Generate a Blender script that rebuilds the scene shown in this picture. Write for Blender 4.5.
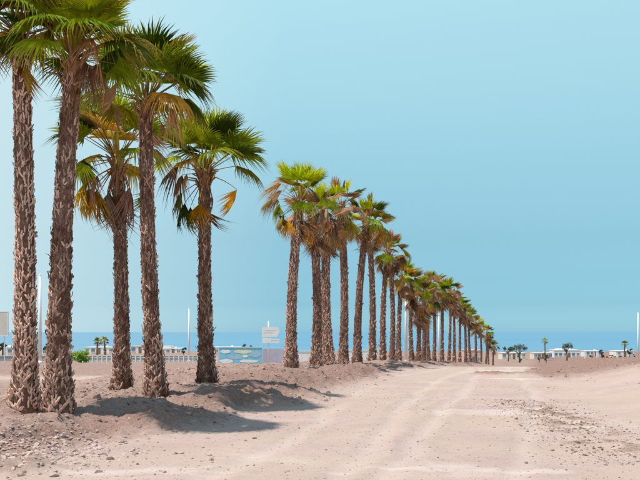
import bpy, math, random
import numpy as np
from mathutils import Vector, Matrix

R = math.radians
for o in list(bpy.data.objects):
    bpy.data.objects.remove(o)
scene = bpy.context.scene
COL = scene.collection

# ------------------------------------------------------------------ camera
EYE, FPX = 1.7, 889.0
cam_d = bpy.data.cameras.new('camera'); cam = bpy.data.objects.new('camera', cam_d); COL.objects.link(cam)
cam.location = (0, 0, EYE); cam.rotation_euler = (R(90), 0, 0)
cam_d.sensor_width = 36; cam_d.lens = FPX / 640 * 36; cam_d.shift_y = (332 - 240) / 640
cam_d.clip_start = 0.1; cam_d.clip_end = 200000
scene.camera = cam

# ------------------------------------------------------------------ sky and sun
SUN_EL, SUN_AZ = 69.0, -118.0          # azimuth from +Y, clockwise seen from above (sun stands to the left)
world = bpy.data.worlds.new('World'); scene.world = world; world.use_nodes = True
nt = world.node_tree; nt.nodes.clear()
wo = nt.nodes.new('ShaderNodeOutputWorld'); bg = nt.nodes.new('ShaderNodeBackground')
sky = nt.nodes.new('ShaderNodeTexSky'); sky.sky_type = 'NISHITA'; sky.sun_disc = False
sky.sun_elevation = R(SUN_EL); sky.sun_rotation = R(SUN_AZ); sky.altitude = 0
sky.air_density = 1.0; sky.dust_density = 0.6; sky.ozone_density = 2.0
tc = nt.nodes.new('ShaderNodeTexCoord'); sep = nt.nodes.new('ShaderNodeSeparateXYZ')
nt.links.new(tc.outputs['Generated'], sep.inputs[0])
ramp = nt.nodes.new('ShaderNodeValToRGB')
nt.links.new(sep.outputs['Z'], ramp.inputs[0])
cr = ramp.color_ramp
SKY_STOPS = [(0.0, (0.46, 0.92, 1.42, 1)), (0.031, (0.36, 0.68, 1.00, 1)), (0.058, (0.40, 0.675, 0.86, 1)), (0.103, (0.53, 0.77, 0.80, 1)),
             (0.19, (0.93, 1.16, 0.966, 1)), (0.273, (1.45, 1.63, 1.18, 1)), (0.36, (2.0, 2.1, 1.42, 1)), (0.8, (1.1, 1.2, 1.0, 1)), (1.0, (1.0, 1.1, 1.0, 1))]
while len(cr.elements) < len(SKY_STOPS): cr.elements.new(0.5)
for e, (p, c) in zip(cr.elements, SKY_STOPS): e.position = p; e.color = c
mul = nt.nodes.new('ShaderNodeMix'); mul.data_type = 'RGBA'; mul.blend_type = 'MULTIPLY'
mul.inputs[0].default_value = 1.0
nt.links.new(sky.outputs[0], mul.inputs[6]); nt.links.new(ramp.outputs[0], mul.inputs[7])
# the air is paler on the sun's side
mr = nt.nodes.new('ShaderNodeMapRange'); nt.links.new(sep.outputs['X'], mr.inputs[0])
mr.inputs[1].default_value = -0.38; mr.inputs[2].default_value = -0.04; mr.inputs[3].default_value = 0.85; mr.inputs[4].default_value = 0.0
hz = nt.nodes.new('ShaderNodeMix'); hz.data_type = 'RGBA'
mz = nt.nodes.new('ShaderNodeMapRange'); nt.links.new(sep.outputs['Z'], mz.inputs[0])
mz.inputs[1].default_value = 0.30; mz.inputs[2].default_value = 0.70; mz.inputs[3].default_value = 1.0; mz.inputs[4].default_value = 0.0
mm = nt.nodes.new('ShaderNodeMath'); mm.operation = 'MULTIPLY'; nt.links.new(mr.outputs[0], mm.inputs[0]); nt.links.new(mz.outputs[0], mm.inputs[1])
nt.links.new(mm.outputs[0], hz.inputs[0]); nt.links.new(mul.outputs[2], hz.inputs[6])
hz.inputs[7].default_value = (4.4, 5.5, 5.8, 1)
nt.links.new(hz.outputs[2], bg.inputs[0]); bg.inputs[1].default_value = 0.15
nt.links.new(bg.outputs[0], wo.inputs[0])

sl = bpy.data.lights.new('sun', 'SUN'); sl.energy = 5.0; sl.angle = R(0.53); sl.color = (1.0, 0.95, 0.88)
sun = bpy.data.objects.new('sun', sl); COL.objects.link(sun); sun.location = (-30, 0, 60)
a = R(SUN_AZ); ce = math.cos(R(SUN_EL))
to_sun = Vector((math.sin(a) * ce, math.cos(a) * ce, math.sin(R(SUN_EL))))
sun.rotation_euler = to_sun.to_track_quat('Z', 'Y').to_euler()

vs = scene.view_settings
vs.view_transform = 'Standard'; vs.look = 'None'; vs.exposure = 0.0; vs.gamma = 1.0; vs.use_curve_mapping = False
scene.cycles.use_denoising = True
scene.cycles.max_bounces = 6; scene.cycles.transparent_max_bounces = 4; scene.cycles.caustics_reflective = False

# ------------------------------------------------------------------ helpers
def link(o, parent=None):
    COL.objects.link(o)
    if parent is not None: o.parent = parent
    return o

def tag(o, label=None, cat=None, group=None, kind=None):
    if label: o['label'] = label
    if cat: o['category'] = cat
    if group: o['group'] = group
    if kind: o['kind'] = kind
    return o

def empty(name, loc=(0, 0, 0), rz=0.0, parent=None):
    o = bpy.data.objects.new(name, None); o.location = loc; o.rotation_euler = (0, 0, rz); o.empty_display_size = .2
    return link(o, parent)

def mesh(name, V, F, mat, smooth=False, attrs=None):
    me = bpy.data.meshes.new(name)
    me.from_pydata([tuple(map(float, v)) for v in V], [], [tuple(int(i) for i in f) for f in F])
    for k, vals in (attrs or {}).items():
        vals = np.asarray(vals, dtype=np.float32)
        if vals.ndim == 1:
            at = me.attributes.new(k, 'FLOAT', 'POINT'); at.data.foreach_set('value', vals)
        else:
            at = me.attributes.new(k, 'FLOAT_COLOR', 'POINT'); at.data.foreach_set('color', vals.ravel())
    if mat: me.materials.append(mat)
    if smooth: me.polygons.foreach_set('use_smooth', [True] * len(me.polygons))
    me.update()
    return me

def obj(name, me, parent=None, loc=(0, 0, 0), rot=(0, 0, 0)):
    o = bpy.data.objects.new(name, me); o.location = loc; o.rotation_euler = rot
    return link(o, parent)

class MB:
    """collects shapes of ONE part"""
    def __init__(s): s.V, s.F = [], []
    def add(s, V, F):
        n = len(s.V); s.V += [tuple(v) for v in V]; s.F += [tuple(i + n for i in f) for f in F]; return s
    def box(s, x0, x1, y0, y1, z0, z1):
        return s.add([(x0,y0,z0),(x1,y0,z0),(x1,y1,z0),(x0,y1,z0),(x0,y0,z1),(x1,y0,z1),(x1,y1,z1),(x0,y1,z1)],
                     [(0,3,2,1),(4,5,6,7),(0,1,5,4),(1,2,6,5),(2,3,7,6),(3,0,4,7)])
    def tube(s, pts, rads, n=10, cap=True):
        pts = [Vector(p) for p in pts]; V, F = [], []
        for i, p in enumerate(pts):
            t = (pts[min(i+1, len(pts)-1)] - pts[max(i-1, 0)]).normalized()
            u = t.cross(Vector((0, 1, 0)) if abs(t.y) < .9 else Vector((1, 0, 0))).normalized(); w = t.cross(u)
            for k in range(n):
                b = 2 * math.pi * k / n; V.append(p + (u * math.cos(b) + w * math.sin(b)) * rads[i])
        for i in range(len(pts) - 1):
            for k in range(n):
                k2 = (k + 1) % n; F.append((i*n+k, i*n+k2, (i+1)*n+k2, (i+1)*n+k))
        if cap: F.append(tuple(range(n-1, -1, -1))); F.append(tuple((len(pts)-1)*n + k for k in range(n)))
        return s.add(V, F)
    def prism(s, outline, y0, y1):            # outline in x,z
        n = len(outline)
        V = [(x, y0, z) for x, z in outline] + [(x, y1, z) for x, z in outline]
        F = [tuple(range(n)), tuple(range(2*n-1, n-1, -1))] + [(k, n+k, n+(k+1) % n, (k+1) % n) for k in range(n)]
        return s.add(V, F)
    def build(s, name, mat, parent=None, loc=(0, 0, 0), rot=(0, 0, 0), smooth=False):
        return obj(name, mesh(name, s.V, s.F, mat, smooth), parent, loc, rot)

# ------------------------------------------------------------------ noise
def _hash(ix, iy, seed):
    h = (ix.astype(np.int64) * 374761393 + iy.astype(np.int64) * 668265263 + seed * 974711) & 0x7fffffff
    h = ((h ^ (h >> 13)) * 1274126177) & 0x7fffffff
    return ((h ^ (h >> 16)) & 0xffff) / 65535.0 * 2 - 1

def vnoise(x, y, seed=0):
    ix, iy = np.floor(x), np.floor(y); fx, fy = x - ix, y - iy
    fx = fx*fx*fx*(fx*(fx*6-15)+10); fy = fy*fy*fy*(fy*(fy*6-15)+10)
    a_, b_ = _hash(ix, iy, seed), _hash(ix+1, iy, seed); c_, d_ = _hash(ix, iy+1, seed), _hash(ix+1, iy+1, seed)
    return (a_*(1-fx)+b_*fx)*(1-fy) + (c_*(1-fx)+d_*fx)*fy

def fbm(x, y, scale, octv=4, seed=0, gain=.5):
    s, am = 0, 1.0; f = 1.0/scale
    for k in range(octv):
        c, sn = math.cos(k*1.3+.4), math.sin(k*1.3+.4)
        s = s + am*vnoise((x*c-y*sn)*f+17.3*k, (x*sn+y*c)*f-9.1*k, seed+k*7); am *= gain; f *= 2.03
    return s

def sst(e0, e1, v):
    t = np.clip((v-e0)/(e1-e0), 0, 1); return t*t*(3-2*t)

# ------------------------------------------------------------------ terrain
ROW_D = [-200, 0, 10, 15, 22, 35.5, 45, 53, 62, 68, 89, 104, 126, 172, 210, 420, 1500]
ROW_X = [-48, -8, -6, -4.8, -3.4, -1.1, 1.2, 3.1, 5.0, 6.0, 10.9, 15.0, 20.6, 31.9, 40.6, 92, 380]
ROAD_D = [-1500, 0, 30, 35, 45, 53, 68, 89, 110, 126, 172, 210, 300, 420, 700, 900, 975, 1100]
ROAD_Z = [0, 0, 0, -.03, -.2, -.42, -.95, -1.7, -2.5, -3.4, -5.5, -7.0, -8.6, -10.0, -14.4, -18, -20.4, -30]
LAND_D = [-1500, 0, 45, 70, 100, 200, 400, 700, 900, 975, 1100]
LAND_Z = [0, 0, -.02, -.75, -1.7, -4.2, -8.7, -14.4, -18, -20.4, -30]
SEA_Z = -19.2
SEA_PAD = 0

def row_x(d): return np.interp(d, ROW_D, ROW_X)

def terrain(x, y, masks=False):
    x = np.asarray(x, float); y = np.asarray(y, float)
    d = y
    s = x - row_x(d)
    w = sst(-32, -7, s) * (1 - sst(20, 55, s))
    z = w*np.interp(d, ROAD_D, ROAD_Z) + (1-w)*np.interp(d, LAND_D, LAND_Z)
    far = sst(60, 200, np.abs(d))
    z = z + far*fbm(x, y, 60, 3, 5)*.8
    n1 = fbm(x, y, 1.7, 4, 11); n2 = fbm(x, y, .42, 4, 23); n3 = fbm(x, y, .13, 3, 31)
    big = fbm(x, y, 5.0, 3, 41)
    near = 1 - sst(45, 110, d)
    # left berm that carries the palms
    toe = np.interp(d, [0, 14, 22, 36, 60], [2.2, 2.7, 3.3, 3.9, 4.0]) + n1*.55 + big*.5
    up = sst(0, 1, (toe - s)/2.3)
    leftdrop = 1 - sst(2.2, 7.5, -s)
    berm = up*leftdrop
    z = z + berm*(.30 + .10*big)
    edge = up*(1-up)*4
    rough = np.clip(berm*.75 + edge*.6, 0, 1)
    gap = np.exp(-((d-29)/6.0)**2) * np.exp(-((s-1.6)/1.6)**2)
    z = z + gap*(.12 + .10*n1)
    z = z + rough*(.11*n1 + .085*(np.maximum(n2, -.15)+.05) + .034*n3 + .012*fbm(x, y, .055, 2, 91))
    # right bank
    rs = s - 9.6 + n1*.3 + big*.4
    bank = sst(0, 5.2, rs)*(1 - .9*sst(70, 120, d))
    fade = 1 - sst(12, 40, rs)
    brow = sst(30, 37, d + 1.2*n1)*sst(-.4, .6, rs)
    z = z + bank*(.15 + .47*fade)*(1-.22*sst(26, 42, d)) + bank*near*(.05*n1+.05*big) + brow*near*(.08*n1 + .05*n2)
    # wheel ruts and the small swells of the road
    road = sst(0, 1.2, s - toe)*(1 - sst(-.3, 1.2, rs))
    z = z + near*road*(.030*big + .012*n1 + .006*n2)
    rut = 0
    for k, off in enumerate((4.3, 6.0, 6.9, 8.6)):
        q = s-off-.35*np.sin(d*.17+k)-.12*n1
        rut = rut + np.exp(-(q/.17)**2); z = z - near*road*(.030*np.exp(-(q/.17)**2) - .016*np.exp(-((np.abs(q)-.30)/.10)**2))*(.65+.5*big)
    tread = np.abs(((d*5.2 + s*2.2) % 1.0)-.5)*2
    z = z + near*road*np.clip(rut, 0, 1)*.010*tread*sst(-.1, .4, n1+big)*(1-sst(18, 26, d))
    # churned strip by the right-hand toe
    churn = np.exp(-((x-4.55-.25*big)/.62)**2)*sst(11.5, 13.5, d)*(1-sst(19.5, 22.5, d))
    z = z + churn*(.03*n2+.015*n3)
    bankr = bank*near*(1-brow)
    z = z + bankr*(.02*n2*sst(-.1, .5, big+n1*.5))
    ridge = np.exp(-((d-36.5-.4*n1)/.55)**2)*sst(5.9, 6.6, x)*(1-sst(8.6, 9.6, x))
    z = z + ridge*(.14+.05*n2)
    field = sst(2.5, 6, -s)
    z = z + field*near*(.05*n1+.02*n2)*sst(15, 22, d)
    if not masks: return z
    soil = np.clip(.72*berm + .5*edge + gap*.9 + 1.0*brow + ridge*1.1 + .9*churn*sst(-.3, .5, n2+.3*n1), 0, 1)  # ridge term paints a dark shadow line across the road; the rest is brown earth
    track = np.exp(-((d-33-.05*x-1.0*big)/3.3)**2)
    fl = field*(.75 - .75*track)*sst(20, 24, d+n1)
    soil = np.maximum(soil, np.clip(fl, 0, 1))
    soil = np.maximum(soil, .7*sst(50, 80, d)*(1-w*.0))
    pale = .28*near*road*np.clip(rut, 0, 1) + np.clip(sst(.3, 1.1, fbm(x*.5, y*.9, 1.6, 4, 77))*road, 0, 1)*.6 + .6*np.exp(-((d-10.9-.05*x-.35*n1)/.22)**2)*sst(0, .6, fbm(x*.6, y*2, .8, 3, 3))
    return z, soil, pale

def Z(x, y): return float(terrain(np.array([x]), np.array([y]))[0])

# ------------------------------------------------------------------ materials
def new_mat(name):
    m = bpy.data.materials.new(name); m.use_nodes = True
    return m, m.node_tree, m.node_tree.nodes['Principled BSDF']

def node(nt, typ, **kw):
    n = nt.nodes.new(typ)
    for k, v in kw.items(): setattr(n, k, v)
    return n

def noise(nt, scale, detail=4, rough=.6, vec=None):
    n = node(nt, 'ShaderNodeTexNoise'); n.inputs['Scale'].default_value = scale
    n.inputs['Detail'].default_value = detail; n.inputs['Roughness'].default_value = rough
    if vec is not None: nt.links.new(vec, n.inputs['Vector'])
    return n

def mixc(nt, fac, a_, b_, mode='MIX'):
    m = node(nt, 'ShaderNodeMix', data_type='RGBA', blend_type=mode)
    for i, v in ((0, fac), (6, a_), (7, b_)):
        if hasattr(v, 'links') or isinstance(v, bpy.types.NodeSocket): nt.links.new(v, m.inputs[i])
        else: m.inputs[i].default_value = v if i == 0 else (*v, 1)
    return m.outputs[2]

def ramp2(nt, src, p0, p1, v0=0.0, v1=1.0):
    m = node(nt, 'ShaderNodeMapRange'); nt.links.new(src, m.inputs[0])
    m.inputs[1].default_value = p0; m.inputs[2].default_value = p1; m.inputs[3].default_value = v0; m.inputs[4].default_value = v1
    return m.outputs[0]

def plain(name, col, rough=.7, var=.12, scale=3.0, bump=.0):
    m, nt, b = new_mat(name)
    c = node(nt, 'ShaderNodeTexCoord'); n = noise(nt, scale, 5, .65, c.outputs['Object'])
    f = ramp2(nt, n.outputs['Fac'], .3, .7, 1 - var, 1 + var*.5)
    nt.links.new(mixc(nt, 1.0, col, f, 'MULTIPLY'), b.inputs['Base Color'])
    b.inputs['Roughness'].default_value = rough
    if bump:
        bp = node(nt, 'ShaderNodeBump'); bp.inputs['Strength'].default_value = bump; bp.inputs['Distance'].default_value = .02
        nt.links.new(n.outputs['Fac'], bp.inputs['Height']); nt.links.new(bp.outputs[0], b.inputs['Normal'])
    return m

# ground: pale pinkish sand, browner dug soil, which also paints the shadow line at the ridge
M = {}
m, nt, b = new_mat('sand'); M['sand'] = m
geo = node(nt, 'ShaderNodeNewGeometry'); P = geo.outputs['Position']
at_s = node(nt, 'ShaderNodeAttribute', attribute_name='soil'); at_p = node(nt, 'ShaderNodeAttribute', attribute_name='pale')
nA = noise(nt, .55, 5, .6, P); nB = noise(nt, 4.5, 6, .65, P); nC = noise(nt, 34, 5, .7, P); nD = noise(nt, 150, 2, .5, P)
c = mixc(nt, ramp2(nt, nA.outputs['Fac'], .35, .65), (.440, .322, .285), (.500, .374, .332))
c = mixc(nt, ramp2(nt, nB.outputs['Fac'], .45, .72, 0, .45), c, (.375, .265, .225))
nE = noise(nt, .33, 3, .5, P)
c = mixc(nt, ramp2(nt, nE.outputs['Fac'], .44, .62, 0, .7), c, (.470, .358, .285))
c = mixc(nt, at_p.outputs['Fac'], c, (.60, .50, .45))
sfac = node(nt, 'ShaderNodeMath', operation='MULTIPLY_ADD'); nt.links.new(ramp2(nt, nB.outputs['Fac'], .3, .7, -.25, .25), sfac.inputs[0])
sfac.inputs[1].default_value = 1.0; nt.links.new(at_s.outputs['Fac'], sfac.inputs[2])
gate = node(nt, 'ShaderNodeMath', operation='MULTIPLY', use_clamp=True); nt.links.new(sfac.outputs[0], gate.inputs[0])
nt.links.new(ramp2(nt, at_s.outputs['Fac'], 0, .3), gate.inputs[1])
soilc = mixc(nt, ramp2(nt, nC.outputs['Fac'], .35, .65), (.205, .120, .095), (.330, .212, .170))
c = mixc(nt, gate.outputs[0], c, soilc)
c = mixc(nt, 1.0, c, ramp2(nt, nC.outputs['Fac'], .3, .7, .86, 1.1), 'MULTIPLY')
c = mixc(nt, 1.0, c, ramp2(nt, nD.outputs['Fac'], .3, .7, .88, 1.08), 'MULTIPLY')
nt.links.new(c, b.inputs['Base Color']); b.inputs['Roughness'].default_value = .95; b.inputs['Specular IOR Level'].default_value = .1
hh = node(nt, 'ShaderNodeMath', operation='MULTIPLY_ADD'); nt.links.new(nC.outputs['Fac'], hh.inputs[0]); hh.inputs[1].default_value = 1.0
h2 = node(nt, 'ShaderNodeMath', operation='MULTIPLY'); nt.links.new(nD.outputs['Fac'], h2.inputs[0]); h2.inputs[1].default_value = .35
nt.links.new(h2.outputs[0], hh.inputs[2])
bp = node(nt, 'ShaderNodeBump'); bp.inputs['Strength'].default_value = .6; bp.inputs['Distance'].default_value = .02
nt.links.new(hh.outputs[0], bp.inputs['Height']); nt.links.new(bp.outputs[0], b.inputs['Normal'])

m, nt, b = new_mat('clod'); M['clod'] = m
at = node(nt, 'ShaderNodeAttribute', attribute_name='tone'); geo = node(nt, 'ShaderNodeNewGeometry')
n = noise(nt, 40, 4, .7, geo.outputs['Position'])
c = mixc(nt, at.outputs['Fac'], (.19, .115, .092), (.52, .39, .345))
c = mixc(nt, 1.0, c, ramp2(nt, n.outputs['Fac'], .3, .7, .8, 1.1), 'MULTIPLY')
nt.links.new(c, b.inputs['Base Color']); b.inputs['Roughness'].default_value = .95; b.inputs['Specular IOR Level'].default_value = .1

m, nt, b = new_mat('sea_water'); M['sea'] = m
geo = node(nt, 'ShaderNodeNewGeometry')
mp = node(nt, 'ShaderNodeMapping'); mp.inputs['Scale'].default_value = (.02, .05, 1); nt.links.new(geo.outputs['Position'], mp.inputs[0])
n = noise(nt, 1.0, 8, .7, mp.outputs[0]); mp2 = node(nt, 'ShaderNodeMapping'); mp2.inputs['Scale'].default_value = (.0006, .0022, 1)
nt.links.new(geo.outputs['Position'], mp2.inputs[0]); n2 = noise(nt, 1.0, 5, .6, mp2.outputs[0])
c = mixc(nt, ramp2(nt, n2.outputs['Fac'], .35, .65), (.085, .23, .34), (.105, .26, .37))
nt.links.new(c, b.inputs['Base Color']); b.inputs['Roughness'].default_value = .32; b.inputs['IOR'].default_value = 1.33
b.inputs['Specular IOR Level'].default_value = .5
bp = node(nt, 'ShaderNodeBump'); bp.inputs['Strength'].default_value = .6; bp.inputs['Distance'].default_value = 1.5
nt.links.new(n.outputs['Fac'], bp.inputs['Height']); nt.links.new(bp.outputs[0], b.inputs['Normal'])

# palm leaf: colour comes from the leaf object (or, on joined far crowns, from a point colour); tips dry out
def leaf_mat(name, per_object=True):
    m, nt, b = new_mat(name)
    if per_object:
        oi = node(nt, 'ShaderNodeObjectInfo'); base = oi.outputs['Color']
    else:
        base = node(nt, 'ShaderNodeAttribute', attribute_name='tint').outputs['Color']
    al = node(nt, 'ShaderNodeAttribute', attribute_name='along').outputs['Fac']
    sg = node(nt, 'ShaderNodeAttribute', attribute_name='seg').outputs['Fac']
    geo = node(nt, 'ShaderNodeNewGeometry')
    n = noise(nt, 9, 4, .6, geo.outputs['Position'])
    c = mixc(nt, 1.0, base, ramp2(nt, sg, 0, 1, .72, 1.25), 'MULTIPLY')
    c = mixc(nt, 1.0, c, ramp2(nt, n.outputs['Fac'], .3, .7, .75, 1.2), 'MULTIPLY')
    tip = node(nt, 'ShaderNodeMath', operation='MULTIPLY'); nt.links.new(ramp2(nt, al, .72, 1.0), tip.inputs[0])
    nt.links.new(ramp2(nt, sg, .25, .9, .1, .75), tip.inputs[1])
    c = mixc(nt, tip.outputs[0], c, (.42, .27, .09))
    pet = ramp2(nt, al, -.06, -.02, 1, 0)
    c = mixc(nt, pet, c, mixc(nt, .45, c, (.42, .20, .07)))
    nt.links.new(c, b.inputs['Base Color']); b.inputs['Roughness'].default_value = .6; b.inputs['Specular IOR Level'].default_value = .15
    tr = node(nt, 'ShaderNodeBsdfTranslucent'); nt.links.new(mixc(nt, 1.0, c, (1.6, 1.45, .6), 'MULTIPLY'), tr.inputs[0])
    ms = node(nt, 'ShaderNodeMixShader'); ms.inputs[0].default_value = .42
    out = nt.nodes['Material Output']
    nt.links.new(b.outputs[0], ms.inputs[1]); nt.links.new(tr.outputs[0], ms.inputs[2]); nt.links.new(ms.outputs[0], out.inputs[0])
    return m
M['leaf'] = leaf_mat('palm_leaf'); M['leaf_far'] = leaf_mat('palm_leaf_far', False)

m, nt, b = new_mat('palm_bark'); M['bark'] = m
c_ = node(nt, 'ShaderNodeTexCoord'); n = noise(nt, 14, 5, .7, c_.outputs['Object']); n2 = noise(nt, 1.3, 3, .5, c_.outputs['Object'])
c = mixc(nt, ramp2(nt, n.outputs['Fac'], .35, .65), (.095, .046, .033), (.27, .150, .110))
nt.links.new(c, b.inputs['Base Color']); b.inputs['Roughness'].default_value = .95; b.inputs['Specular IOR Level'].default_value = .1
bp = node(nt, 'ShaderNodeBump'); bp.inputs['Strength'].default_value = .8; bp.inputs['Distance'].default_value = .03
nt.links.new(n.outputs['Fac'], bp.inputs['Height']); nt.links.new(bp.outputs[0], b.inputs['Normal'])

m, nt, b = new_mat('leaf_base'); M['boot'] = m
at = node(nt, 'ShaderNodeAttribute', attribute_name='tone'); c_ = node(nt, 'ShaderNodeTexCoord')
mp = node(nt, 'ShaderNodeMapping'); mp.inputs['Scale'].default_value = (60, 60, 9); nt.links.new(c_.outputs['Object'], mp.inputs[0])
n = noise(nt, 1.0, 4, .65, mp.outputs[0])
c = mixc(nt, at.outputs['Fac'], (.155, .070, .048), (.93, .63, .50))
c = mixc(nt, 1.0, c, ramp2(nt, n.outputs['Fac'], .3, .7, .6, 1.15), 'MULTIPLY')
nt.links.new(c, b.inputs['Base Color']); b.inputs['Roughness'].default_value = .9; b.inputs['Specular IOR Level'].default_value = .15

m, nt, b = new_mat('crown_fibre'); M['fibre'] = m
c_ = node(nt, 'ShaderNodeTexCoord'); mp = node(nt, 'ShaderNodeMapping'); mp.inputs['Scale'].default_value = (25, 25, 5)
nt.links.new(c_.outputs['Object'], mp.inputs[0]); n = noise(nt, 1.0, 4, .6, mp.outputs[0])
nt.links.new(mixc(nt, ramp2(nt, n.outputs['Fac'], .35, .65), (.20, .09, .045), (.47, .27, .13)), b.inputs['Base Color']); b.inputs['Roughness'].default_value = .9

m, nt, b = new_mat('tree_leaf'); M['tree_leaf'] = m
oi = node(nt, 'ShaderNodeObjectInfo'); at = node(nt, 'ShaderNodeAttribute', attribute_name='tone')
c = mixc(nt, 1.0, oi.outputs['Color'], ramp2(nt, at.outputs['Fac'], 0, 1, .55, 1.4), 'MULTIPLY')
nt.links.new(c, b.inputs['Base Color']); b.inputs['Roughness'].default_value = .7
tr = node(nt, 'ShaderNodeBsdfTranslucent'); nt.links.new(c, tr.inputs[0]); ms = node(nt, 'ShaderNodeMixShader'); ms.inputs[0].default_value = .3
nt.links.new(b.outputs[0], ms.inputs[1]); nt.links.new(tr.outputs[0], ms.inputs[2]); nt.links.new(ms.outputs[0], nt.nodes['Material Output'].inputs[0])

M['white'] = plain('white_paint', (.80, .79, .77), .5, .08)
M['wallwhite'] = plain('white_render', (.78, .75, .71), .85, .10, .6)
M['wallcream'] = plain('cream_render', (.76, .69, .60), .85, .12, .6)
M['pinkwall'] = plain('pink_render', (.62, .42, .36), .85, .12, .6)
M['grey'] = plain('grey_concrete', (.30, .33, .36), .85, .15, 1.0)
M['glass'] = plain('dark_glass', (.16, .22, .27), .15, .1)
M['bluetrim'] = plain('blue_trim', (.10, .30, .48), .5, .1)
M['wood'] = plain('old_wood', (.22, .14, .09), .8, .2, 8)
M['treebark'] = plain('tree_bark', (.16, .11, .08), .9, .25, 6)
M['lilac'] = plain('lilac_render', (.50, .47, .58), .85, .12, 1.2)
M['paleblue'] = plain('pale_blue_print', (.35, .52, .66), .6, .1, 2)
M['skyblue'] = plain('sky_blue_paint', (.22, .55, .72), .6, .12, 2)
M['paleyellow'] = plain('pale_yellow_paint', (.74, .70, .45), .6, .12, 2)
M['roofred'] = plain('terracotta', (.42, .20, .13), .8, .2, 4)
M['beige'] = plain('beige_panel', (.62, .58, .52), .7, .1, 1)

# ------------------------------------------------------------------ ground sheet and sea
def axis(lo, hi, step, d0, d1, grow):
    a_ = list(np.arange(lo, hi, step)); v, st = hi, step
    while v < d1: a_.append(v); st *= grow; v += st
    a_.append(d1); v, st = lo, step; left = []
    while v > d0: st *= grow; v -= st; left.append(v)
    return np.array(left[::-1] + a_)
xs = axis(-8.5, 9.0, .055, -1600, 1600, 1.055)
yl = [10.0]
while yl[-1] < 1120: yl.append(yl[-1] * 1.0056)
yb, st = [10.0], .08
while yb[-1] > -900: st *= 1.08; yb.append(yb[-1] - st)
ys = np.array(yb[:0:-1] + yl)
GX, GY = np.meshgrid(xs, ys)
gz, gs, gp = terrain(GX.ravel(), GY.ravel(), True)
nx, ny = len(xs), len(ys)
me = bpy.data.meshes.new('ground')
me.vertices.add(nx*ny); me.vertices.foreach_set('co', np.stack([GX.ravel(), GY.ravel(), gz], 1).astype(np.float32).ravel())
I = (np.arange(ny-1)[:, None]*nx + np.arange(nx-1)[None, :]).ravel()
Q = np.stack([I, I+1, I+nx+1, I+nx], 1).astype(np.int32)
me.loops.add(Q.size); me.loops.foreach_set('vertex_index', Q.ravel())
me.polygons.add(len(Q)); me.polygons.foreach_set('loop_start', np.arange(0, Q.size, 4, dtype=np.int32))
me.polygons.foreach_set('loop_total', np.full(len(Q), 4, dtype=np.int32)); me.polygons.foreach_set('use_smooth', np.ones(len(Q), dtype=bool))
for k, v in (('soil', gs), ('pale', gp)):
    at = me.attributes.new(k, 'FLOAT', 'POINT'); at.data.foreach_set('value', v.astype(np.float32))
me.update(calc_edges=True); me.materials.append(M['sand'])
tag(obj('ground', me), 'pale pinkish dirt road and bare sandy ground', kind='structure')

S = 90000
sea = MB().add([(-S, 900, SEA_Z), (S, 900, SEA_Z), (S, S, SEA_Z), (-S, S, SEA_Z)], [(0, 1, 2, 3)]).build('sea', M['sea'])
tag(sea, 'calm blue sea reaching the horizon', kind='structure')

# ------------------------------------------------------------------ clods and rubble (uncountable)
rng = np.random.default_rng(4)
ico_v = []
g = (1 + 5**.5)/2
for p in [(-1,g,0),(1,g,0),(-1,-g,0),(1,-g,0),(0,-1,g),(0,1,g),(0,-1,-g),(0,1,-g),(g,0,-1),(g,0,1),(-g,0,-1),(-g,0,1)]:
    ico_v.append(np.array(p)/np.linalg.norm(p))
ico_v = np.array(ico_v)
ico_f = np.array([(0,11,5),(0,5,1),(0,1,7),(0,7,10),(0,10,11),(1,5,9),(5,11,4),(11,10,2),(10,7,6),(7,1,8),(3,9,4),(3,4,2),(3,2,6),(3,6,8),(3,8,9),(4,9,5),(2,4,11),(6,2,10),(8,6,7),(9,8,1)])
def clods(name, xy, size, tone, label):
    n = len(xy); zz = terrain(xy[:, 0], xy[:, 1])
    V = ico_v[None]*(1 + rng.uniform(-.35, .35, (n, 12, 1)))
    sc = size[:, None, None]*np.stack([rng.uniform(.7, 1.35, n), rng.uniform(.7, 1.35, n), rng.uniform(.45, .85, n)], 1)[:, None, :]
    V = V*sc; an = rng.uniform(0, 6.28, n); ca, sa = np.cos(an)[:, None], np.sin(an)[:, None]
    X = V[..., 0]*ca - V[..., 1]*sa; Y = V[..., 0]*sa + V[..., 1]*ca
    V = np.stack([X + xy[:, 0:1], Y + xy[:, 1:2], V[..., 2] + (zz + size*rng.uniform(-.25, .25, n))[:, None]], -1).reshape(-1, 3)
    F = (ico_f[None] + (np.arange(n)*12)[:, None, None]).reshape(-1, 3)
    o = obj(name, mesh(name, V, F, M['clod'], False, {'tone': np.repeat(tone, 12)}))
    return tag(o, label, kind='stuff')
def logn(n, med, sig, hi): return np.minimum(med*np.exp(rng.normal(0, sig, n)), hi)
# berm
n = 22000; d = 10 + (rng.random(n)**1.5)*38
s = rng.uniform(-4.5, 4.2, n); xy = np.stack([row_x(d)+s, d], 1)
_, so, _ = terrain(xy[:, 0], xy[:, 1], True); keep = rng.random(n) < so*1.2+.02; xy = xy[keep]
clods('dirt_clods', xy, logn(len(xy), .014, .65, .075), np.clip(rng.normal(.42, .22, len(xy)), 0, 1), 'brown dirt clods strewn over the bank under the palms')
# rubble at the near toe
n = 1900; xy = np.stack([rng.normal(-3.95, .66, n), rng.normal(12.2, .75, n)], 1)
clods('rubble', xy, logn(n, .015, .65, .06), np.clip(rng.normal(.92, .18, n), 0, 1), 'pale rubble heaped at the near end of the bank')
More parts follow.
